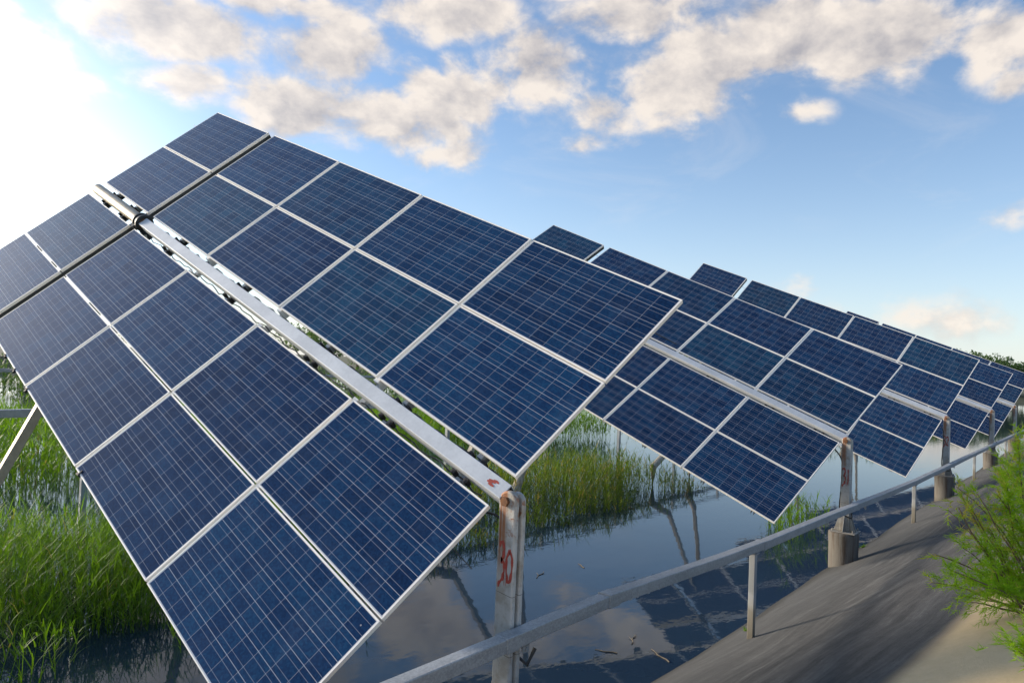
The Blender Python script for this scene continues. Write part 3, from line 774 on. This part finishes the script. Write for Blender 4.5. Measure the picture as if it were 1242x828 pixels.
def blades(base, direc, length, width, droop, tone, nseg=3):
    """ribbons: arrays of base point, unit direction, length, width, droop -> verts, quads, tones"""
    n = len(base)
    side = np.cross(direc, np.array([0, 0, 1.0])); ln = np.linalg.norm(side, axis=1, keepdims=True)
    bad = ln[:, 0] < 1e-3
    side[bad] = [1, 0, 0]; ln[bad] = 1
    side /= ln
    ang = rng.uniform(0, 2 * np.pi, n)[:, None]
    nor = np.cross(side, direc)
    side = side * np.cos(ang) + nor * np.sin(ang) if nseg < 3 else side
    horiz_ = direc.copy(); horiz_[:, 2] = 0; hn = np.linalg.norm(horiz_, axis=1, keepdims=True); horiz_ /= np.maximum(hn, 1e-3)
    V = np.zeros((n, nseg + 1, 2, 3))
    for k in range(nseg + 1):
        s = k / nseg
        c = base + direc * (length * s)[:, None] + horiz_ * (length * droop * s * s * .35)[:, None]
        c[:, 2] -= length * droop * s * s * .55
        wk = width * (1.0 if k == 0 else (1.15 - s) if s < 1 else .06)
        V[:, k, 0] = c - side * (wk / 2)[:, None]; V[:, k, 1] = c + side * (wk / 2)[:, None]
    idx = (np.arange(n) * (nseg + 1) * 2)[:, None]
    Q = np.concatenate([idx + np.array([2 * k, 2 * k + 1, 2 * k + 3, 2 * k + 2]) for k in range(nseg)], 1).reshape(-1, 4)
    return V.reshape(-1, 3), Q, np.repeat(tone, (nseg + 1) * 2)

def reed_bed(name, pts, hmin, hmax, leaves, mt, label, lean=.10, wleaf=.016, front=-99):
    n = len(pts); base = np.concatenate([pts, np.full((n, 1), -.12)], 1)
    h = rng.uniform(hmin, hmax, n) * np.clip(.30 + (pts[:, 1] - front) / 1.7, .30, 1.0) + .12
    th = rng.uniform(0, 2 * np.pi, n); lr = np.abs(rng.normal(0, lean, n))
    d = np.stack([np.cos(th) * lr, np.sin(th) * lr, np.ones(n)], 1); d /= np.linalg.norm(d, axis=1, keepdims=True)
    tone = rng.uniform(0, 1, n)
    A = [blades(base, d, h, np.full(n, .009), np.full(n, .05), tone * .8, 2)]
    for j in range(leaves):
        s = rng.uniform(.25, 1.0, n)
        p = base + d * (h * s)[:, None]; p[:, 2] -= h * .05 * s * s * .55
        a = rng.uniform(0, 2 * np.pi, n); up = rng.uniform(.9, 2.8, n)
        dl = np.stack([np.cos(a), np.sin(a), up], 1); dl /= np.linalg.norm(dl, axis=1, keepdims=True)
        A.append(blades(p, dl, rng.uniform(.22, .48, n) * np.minimum(1, h), rng.uniform(.6, 1.2, n) * wleaf, rng.uniform(.15, .9, n), np.clip(tone * .75 + rng.uniform(0, .3, n), 0, 1), 3))
    V = []; Q = []; T = []; o = 0
    for v, q, t_ in A: V.append(v); Q.append(q + o); T.append(t_); o += len(v)
    ob = leafy(name, np.concatenate(V), np.concatenate(Q), np.concatenate(T), mt)
    tag(ob, label, 'reeds', None, 'stuff'); return ob

def scatter(n, x0, x1, y0, y1, thr=-.15, sc_=.55, seed=0.0, edge=.5):
    out = []
    while len(out) < n:
        x = rng.uniform(x0, x1); y = rng.uniform(y0, y1)
        v = mnoise.noise(Vector((x * sc_, y * sc_, seed))) + .5 * mnoise.noise(Vector((x * sc_ * 3, y * sc_ * 3, seed + 5)))
        e = min(y - y0, y1 - y, x - x0, x1 - x) / edge
        if v + min(e, 1) * .6 - .45 > thr: out.append((x, y))
    return np.array(out)
reed_bed('reed_bed', scatter(4300, -6.5, 2.6, 4.7, 9.2, thr=-.22, seed=1.3), .42, .92, 9, M['reed'], 'dense bright green reed bed in the water at the lower left', front=4.5, wleaf=.012)
reed_bed('reed_bed', scatter(170, -5.5, 2.2, 3.7, 5.0, thr=-.2, seed=9.3), .35, .7, 8, M['reed'], 'sparse ragged reeds standing in front of the dense left bed', lean=.22, wleaf=.014)
reed_bed('reed_bed', scatter(2400, 2.6, 13.9, 4.8, 8.8, thr=-.2, seed=4.1), .4, .90, 7, M['reed_old'], 'mixed green and tan reed bed behind the post painted 30', front=4.9)
reed_bed('reed_bed', scatter(8500, -8, 24, 13, 24, thr=-.6, seed=8.1), .8, 1.5, 6, M['reed'], 'distant dark reed belt across the open water at the far left', wleaf=.03)
reed_bed('reed_bed', scatter(130, 9.3, 12.2, 1.1, 2.4, thr=-.3, seed=2.2), .35, .7, 6, M['reed'], 'small reed clump in the shade beside the post painted 31')
reed_bed('reed_bed', scatter(1500, 36, 60, 6, 22, seed=6.1), .8, 1.6, 5, M['reed_old'], 'far yellowish reed bed under the farthest arrays at right', wleaf=.05)

reed_bed('reed_bed', scatter(2600, -4, 40, 32, 44, thr=-.5, seed=3.3), 1.4, 2.6, 6, M['tree'], 'tall dark belt of reeds far out across the water at the left edge', wleaf=.08)

# feathery shrub on the shoulder of the bank
def shrub(root, label, shoots, seed, ymin=None):
    global rng
    rng = np.random.default_rng(seed)
    e = empty('shrub', root); tag(e, label, 'shrub')
    V = []; Q = []; T = []; o = 0; sb = MB()
    for (tx, ty, tz, dens, tn) in shoots:
        tgt = Vector((tx, ty, tz)) - Vector(root)
        side = Vector((rng.normal(0, .12), rng.normal(0, .12), rng.normal(.10, .05)))
        pts = [Vector((rng.normal(0, .03), rng.normal(0, .03), -.08)).lerp(tgt, s) + side * math.sin(math.pi * s) * tgt.length * .5 for s in np.linspace(0, 1, 8)]
        sb.tube(pts, [.010 * (1 - .85 * k / 7) + .001 for k in range(8)], 5)
        nb = int(36 * dens * max(.6, tgt.length))
        for _ in range(nb):                        # side twigs clothed in fine scale leaves
            s = rng.uniform(.22, 1.0) ** .8; i = min(6, int(s * 7)); p = pts[i].lerp(pts[i + 1], s * 7 - i)
            ax = (pts[i + 1] - pts[i]).normalized()
            dr = (ax * .8 + Vector(rng.normal(0, .55, 3)) + Vector((0, 0, .25))).normalized(); L_ = rng.uniform(.12, .30) * (1.15 - .5 * s)
            m_ = 26; ss = np.sort(rng.uniform(.05, 1, m_))
            base = np.array(p)[None] + np.array(dr)[None] * (ss * L_)[:, None]; base[:, 2] -= .25 * L_ * ss ** 2
            dd = np.array(dr)[None] * .9 + rng.normal(0, .55, (m_, 3)); dd /= np.linalg.norm(dd, axis=1, keepdims=True)
            v, q, t_ = blades(base, dd, rng.uniform(.025, .065, m_), np.full(m_, .0050), np.full(m_, .3), np.clip(rng.normal(tn, .2) + rng.normal(0, .12, m_), 0, 1), 2)
            V.append(v); Q.append(q + o); T.append(t_); o += len(v)
    fo = leafy('foliage', np.concatenate(V), np.concatenate(Q), np.concatenate(T), M['tamarisk'], e)
    link('branches', sb.mesh('branches', M['bark'], 0, 1, True), e)
    return e
def ray_pt(px, py, dep):
    return CAM + (cx_ * ((px - 621) / F_PX) + cd_ * ((py - 414) / F_PX) + cf_) * dep
# the shrub grows out of the bank just past the right of the frame
def bank_hit(px, py):
    d = 2.0
    while d < 60:
        p = ray_pt(px, py, d)
        if p.z <= bank_z(p.x, p.y): return p, d
        d += .02
    return p, d
rt, DR = bank_hit(1268, 742)
sh_ = []
rs = np.random.default_rng(3)
for (px, py, d0, dens, tn) in [(1130, 706, 4.1, .7, .45), (1150, 690, 4.2, .6, .4), (1160, 722, 4.0, .7, .35), (1172, 700, 4.1, 1.0, .5), (1168, 664, 4.3, .5, .5), (1172, 606, 4.3, .75, .9),
        (1163, 615, 4.35, .35, .85), (1200, 640, 4.2, 1.1, .55), (1210, 600, 4.25, 1.0, .6), (1225, 560, 4.2, 1.3, .6), (1236, 525, 4.2, 1.3, .65), (1222, 590, 4.1, 1.3, .6),
        (1190, 665, 4.1, 1.3, .55), (1205, 690, 4.0, 1.4, .5), (1192, 712, 3.95, .9, .4), (1220, 716, 3.9, .9, .4), (1235, 700, 4.0, 1.5, .5), (1240, 640, 4.1, 1.5, .6), (1178, 730, 4.0, .4, .35),
        (1250, 600, 4.1, 1.4, .6), (1260, 660, 4.1, 1.4, .5), (1262, 540, 4.2, 1.4, .6), (1290, 600, 4.2, 1.4, .5), (1300, 520, 4.3, 1.4, .5), (1290, 680, 4.1, 1.4, .5), (1195, 612, 4.4, .4, .8), (1212, 555, 4.3, .8, .7), (1160, 590, 4.4, .3, .9), (1166, 600, 4.35, .3, .9), (1150, 618, 4.4, .3, .8), (1185, 598, 4.4, .35, .85), (1135, 672, 4.3, .3, .6)]:
    p = ray_pt(px, py, DR + (d0 - 4.1) + rs.normal(0, .22)); sh_.append((p.x, p.y, p.z, dens, tn))
shrub(rt, 'feathery bright green shrub leaning over the bank at the right edge', sh_, 11)
rt2, DR2 = bank_hit(1262, 812)
sh2 = [(*ray_pt(px, py, DR2 - .05), .7, .35) for px, py in ((1230, 780), (1240, 768), (1248, 794))]
shrub(rt2, 'small tuft of feathery green on the pale tan patch at the lower right corner', sh2, 12)
rng = np.random.default_rng(23)

for (px, py, hh, lab) in [(1046, 664, .16, 'tiny green weed at the foot of the pedestal under post 31'), (905, 764, .07, 'tiny weed beside the nearest stanchion on the concrete')]:
    q_ = ray_pt(px, py, 1.0) - CAM; t_ = (K_ * (Y0 - CAM.y) - CAM.z) / (q_.z + K_ * q_.y); p_ = CAM + q_ * t_
    e = empty('weed', p_); tag(e, lab, 'weed'); n = 34
    a_ = rng.uniform(0, 6.28, n); d_ = np.stack([np.cos(a_) * .7, np.sin(a_) * .7, rng.uniform(.5, 1.6, n)], 1); d_ /= np.linalg.norm(d_, axis=1, keepdims=True)
    v_, q2, t3 = blades(rng.normal(0, .02, (n, 3)) * np.array([1, 1, .1]), d_, rng.uniform(.5, 1, n) * hh, np.full(n, .010), np.full(n, .6), rng.uniform(.3, .9, n), 3)
    leafy('leaves', v_, q2, t3, M['reed'], e)

# distant trees along the far shore
def tree_proto(seed, H_, Wd):
    r = np.random.default_rng(seed)
    n = 2600; cl = 26
    cc = np.stack([r.normal(0, Wd * .30, cl), r.normal(0, Wd * .30, cl), H_ * (.30 + .58 * r.random(cl))], 1)
    rad = r.uniform(.10, .22, cl) * H_
    k = r.integers(0, cl, n); d = r.normal(0, 1, (n, 3)); d /= np.linalg.norm(d, axis=1, keepdims=True)
    p = cc[k] + d * (rad[k] * r.uniform(.55, 1.05, n))[:, None]
    a = r.normal(0, 1, (n, 3)); a /= np.linalg.norm(a, axis=1, keepdims=True); bvec = np.cross(a, d); bvec /= np.maximum(np.linalg.norm(bvec, axis=1, keepdims=True), 1e-3)
    s = r.uniform(.10, .24, n)[:, None] * H_ * .16
    V = np.stack([p - a * s, p - bvec * s * .6, p + a * s, p + bvec * s * .6], 1).reshape(-1, 3)
    Q = np.arange(n * 4).reshape(-1, 4); T = np.repeat(np.clip(r.normal(.5, .2, cl)[k] + r.normal(0, .15, n), 0, 1), 4)
    root = empty('tree', (0, 0, 0)); leafy('crown', V, Q, T, M['tree'], root)
    b = MB(); b.tube([(0, 0, -.5), (.05 * H_ * .3, 0, H_ * .3), (0, .03 * H_, H_ * .62)], [.035 * H_, .026 * H_, .010 * H_], 8)
    for q in range(5):
        an = q * 1.26 + seed; b.tube([(0, 0, H_ * (.25 + .06 * q)), (math.cos(an) * Wd * .25, math.sin(an) * Wd * .25, H_ * (.45 + .07 * q))], [.014 * H_, .006 * H_], 6)
    link('trunk', b.mesh('trunk', M['bark'], 0, 1, True), root); return root
protos = [tree_proto(1, 6.0, 6.5), tree_proto(2, 5.2, 6.0), tree_proto(5, 7.0, 7.5)]
def copy_tree(o, parent=None):
    c = o.copy(); col.objects.link(c); c.parent = parent
    for ch in o.children: copy_tree(ch, c)
    return c
rt_ = random.Random(5); first = [True] * 3
places = [(168 + rt_.uniform(0, 14), y) for y in np.arange(-34, 96, 3.4)] + [(x, 98 + rt_.uniform(0, 12)) for x in np.arange(-55, 165, 5.2)] + [(195 + rt_.uniform(0, 20), y) for y in np.arange(-30, 60, 9)]
for i, (x, y) in enumerate(places):
    k = rt_.randrange(3)
    if first[k]: o = protos[k]; first[k] = False
    else: o = copy_tree(protos[k])
    s = rt_.uniform(.8, 1.35) * (1.12 if x > 160 else 1); o.location = (x, y + rt_.uniform(-1.5, 1.5), .85); o.rotation_euler.z = rt_.uniform(0, 6.28); o.scale = (s, s, s)
    tag(o, 'dark green broadleaf tree in the distant line along the far shore', 'tree', 'trees along the far shore')

# ------------------------------------------------------------------ flotsam near the bank
def twig(x, y, L_, a, label, r_=.007):
    b = MB(); d = Vector((math.cos(a), math.sin(a), 0)); n_ = Vector((-d.y, d.x, 0))
    pts = [d * (L_ * (k / 5 - .5)) + n_ * (.04 * L_ * math.sin(k * 1.7 + x)) for k in range(6)]
    b.tube(pts, [r_ * (1 - .1 * k) for k in range(6)], 6)
    b.tube([pts[2], pts[2] + d * L_ * .18 + n_ * L_ * .15 + Vector((0, 0, .01))], [r_ * .7, r_ * .3], 5)
    b.tube([pts[3], pts[3] + d * L_ * .14 - n_ * L_ * .10], [r_ * .6, r_ * .3], 5)
    o = link('floating_twig', b.mesh('floating_twig', M['driftwood'], 0, 1, True)); o.location = (x, y, .006)
    tag(o, label, 'twig', 'flotsam on the pond')
def wpt(px, py):
    r = cx_ * ((px - 621) / F_PX) + cd_ * ((py - 414) / F_PX) + cf_
    t_ = -CAM.z / r.z; p = CAM + r * t_; return p.x, p.y
for (px, py, L_, a, lab) in [(655, 697, .35, .3, 'pale twig floating right of the red number 30'), (705, 686, .22, 1.0, 'short twig floating in open water above the trunking'),
                             (768, 775, .3, .4, 'twig drifting near the dark edge of the bank'),
                             (800, 795, .35, 1.1, 'dark twig stranded at the foot of the bank'), (735, 790, .25, 2.0, 'small bent twig below the trunking beside the bank')]:
    x, y = wpt(px, py); twig(x, y, L_, a, lab)
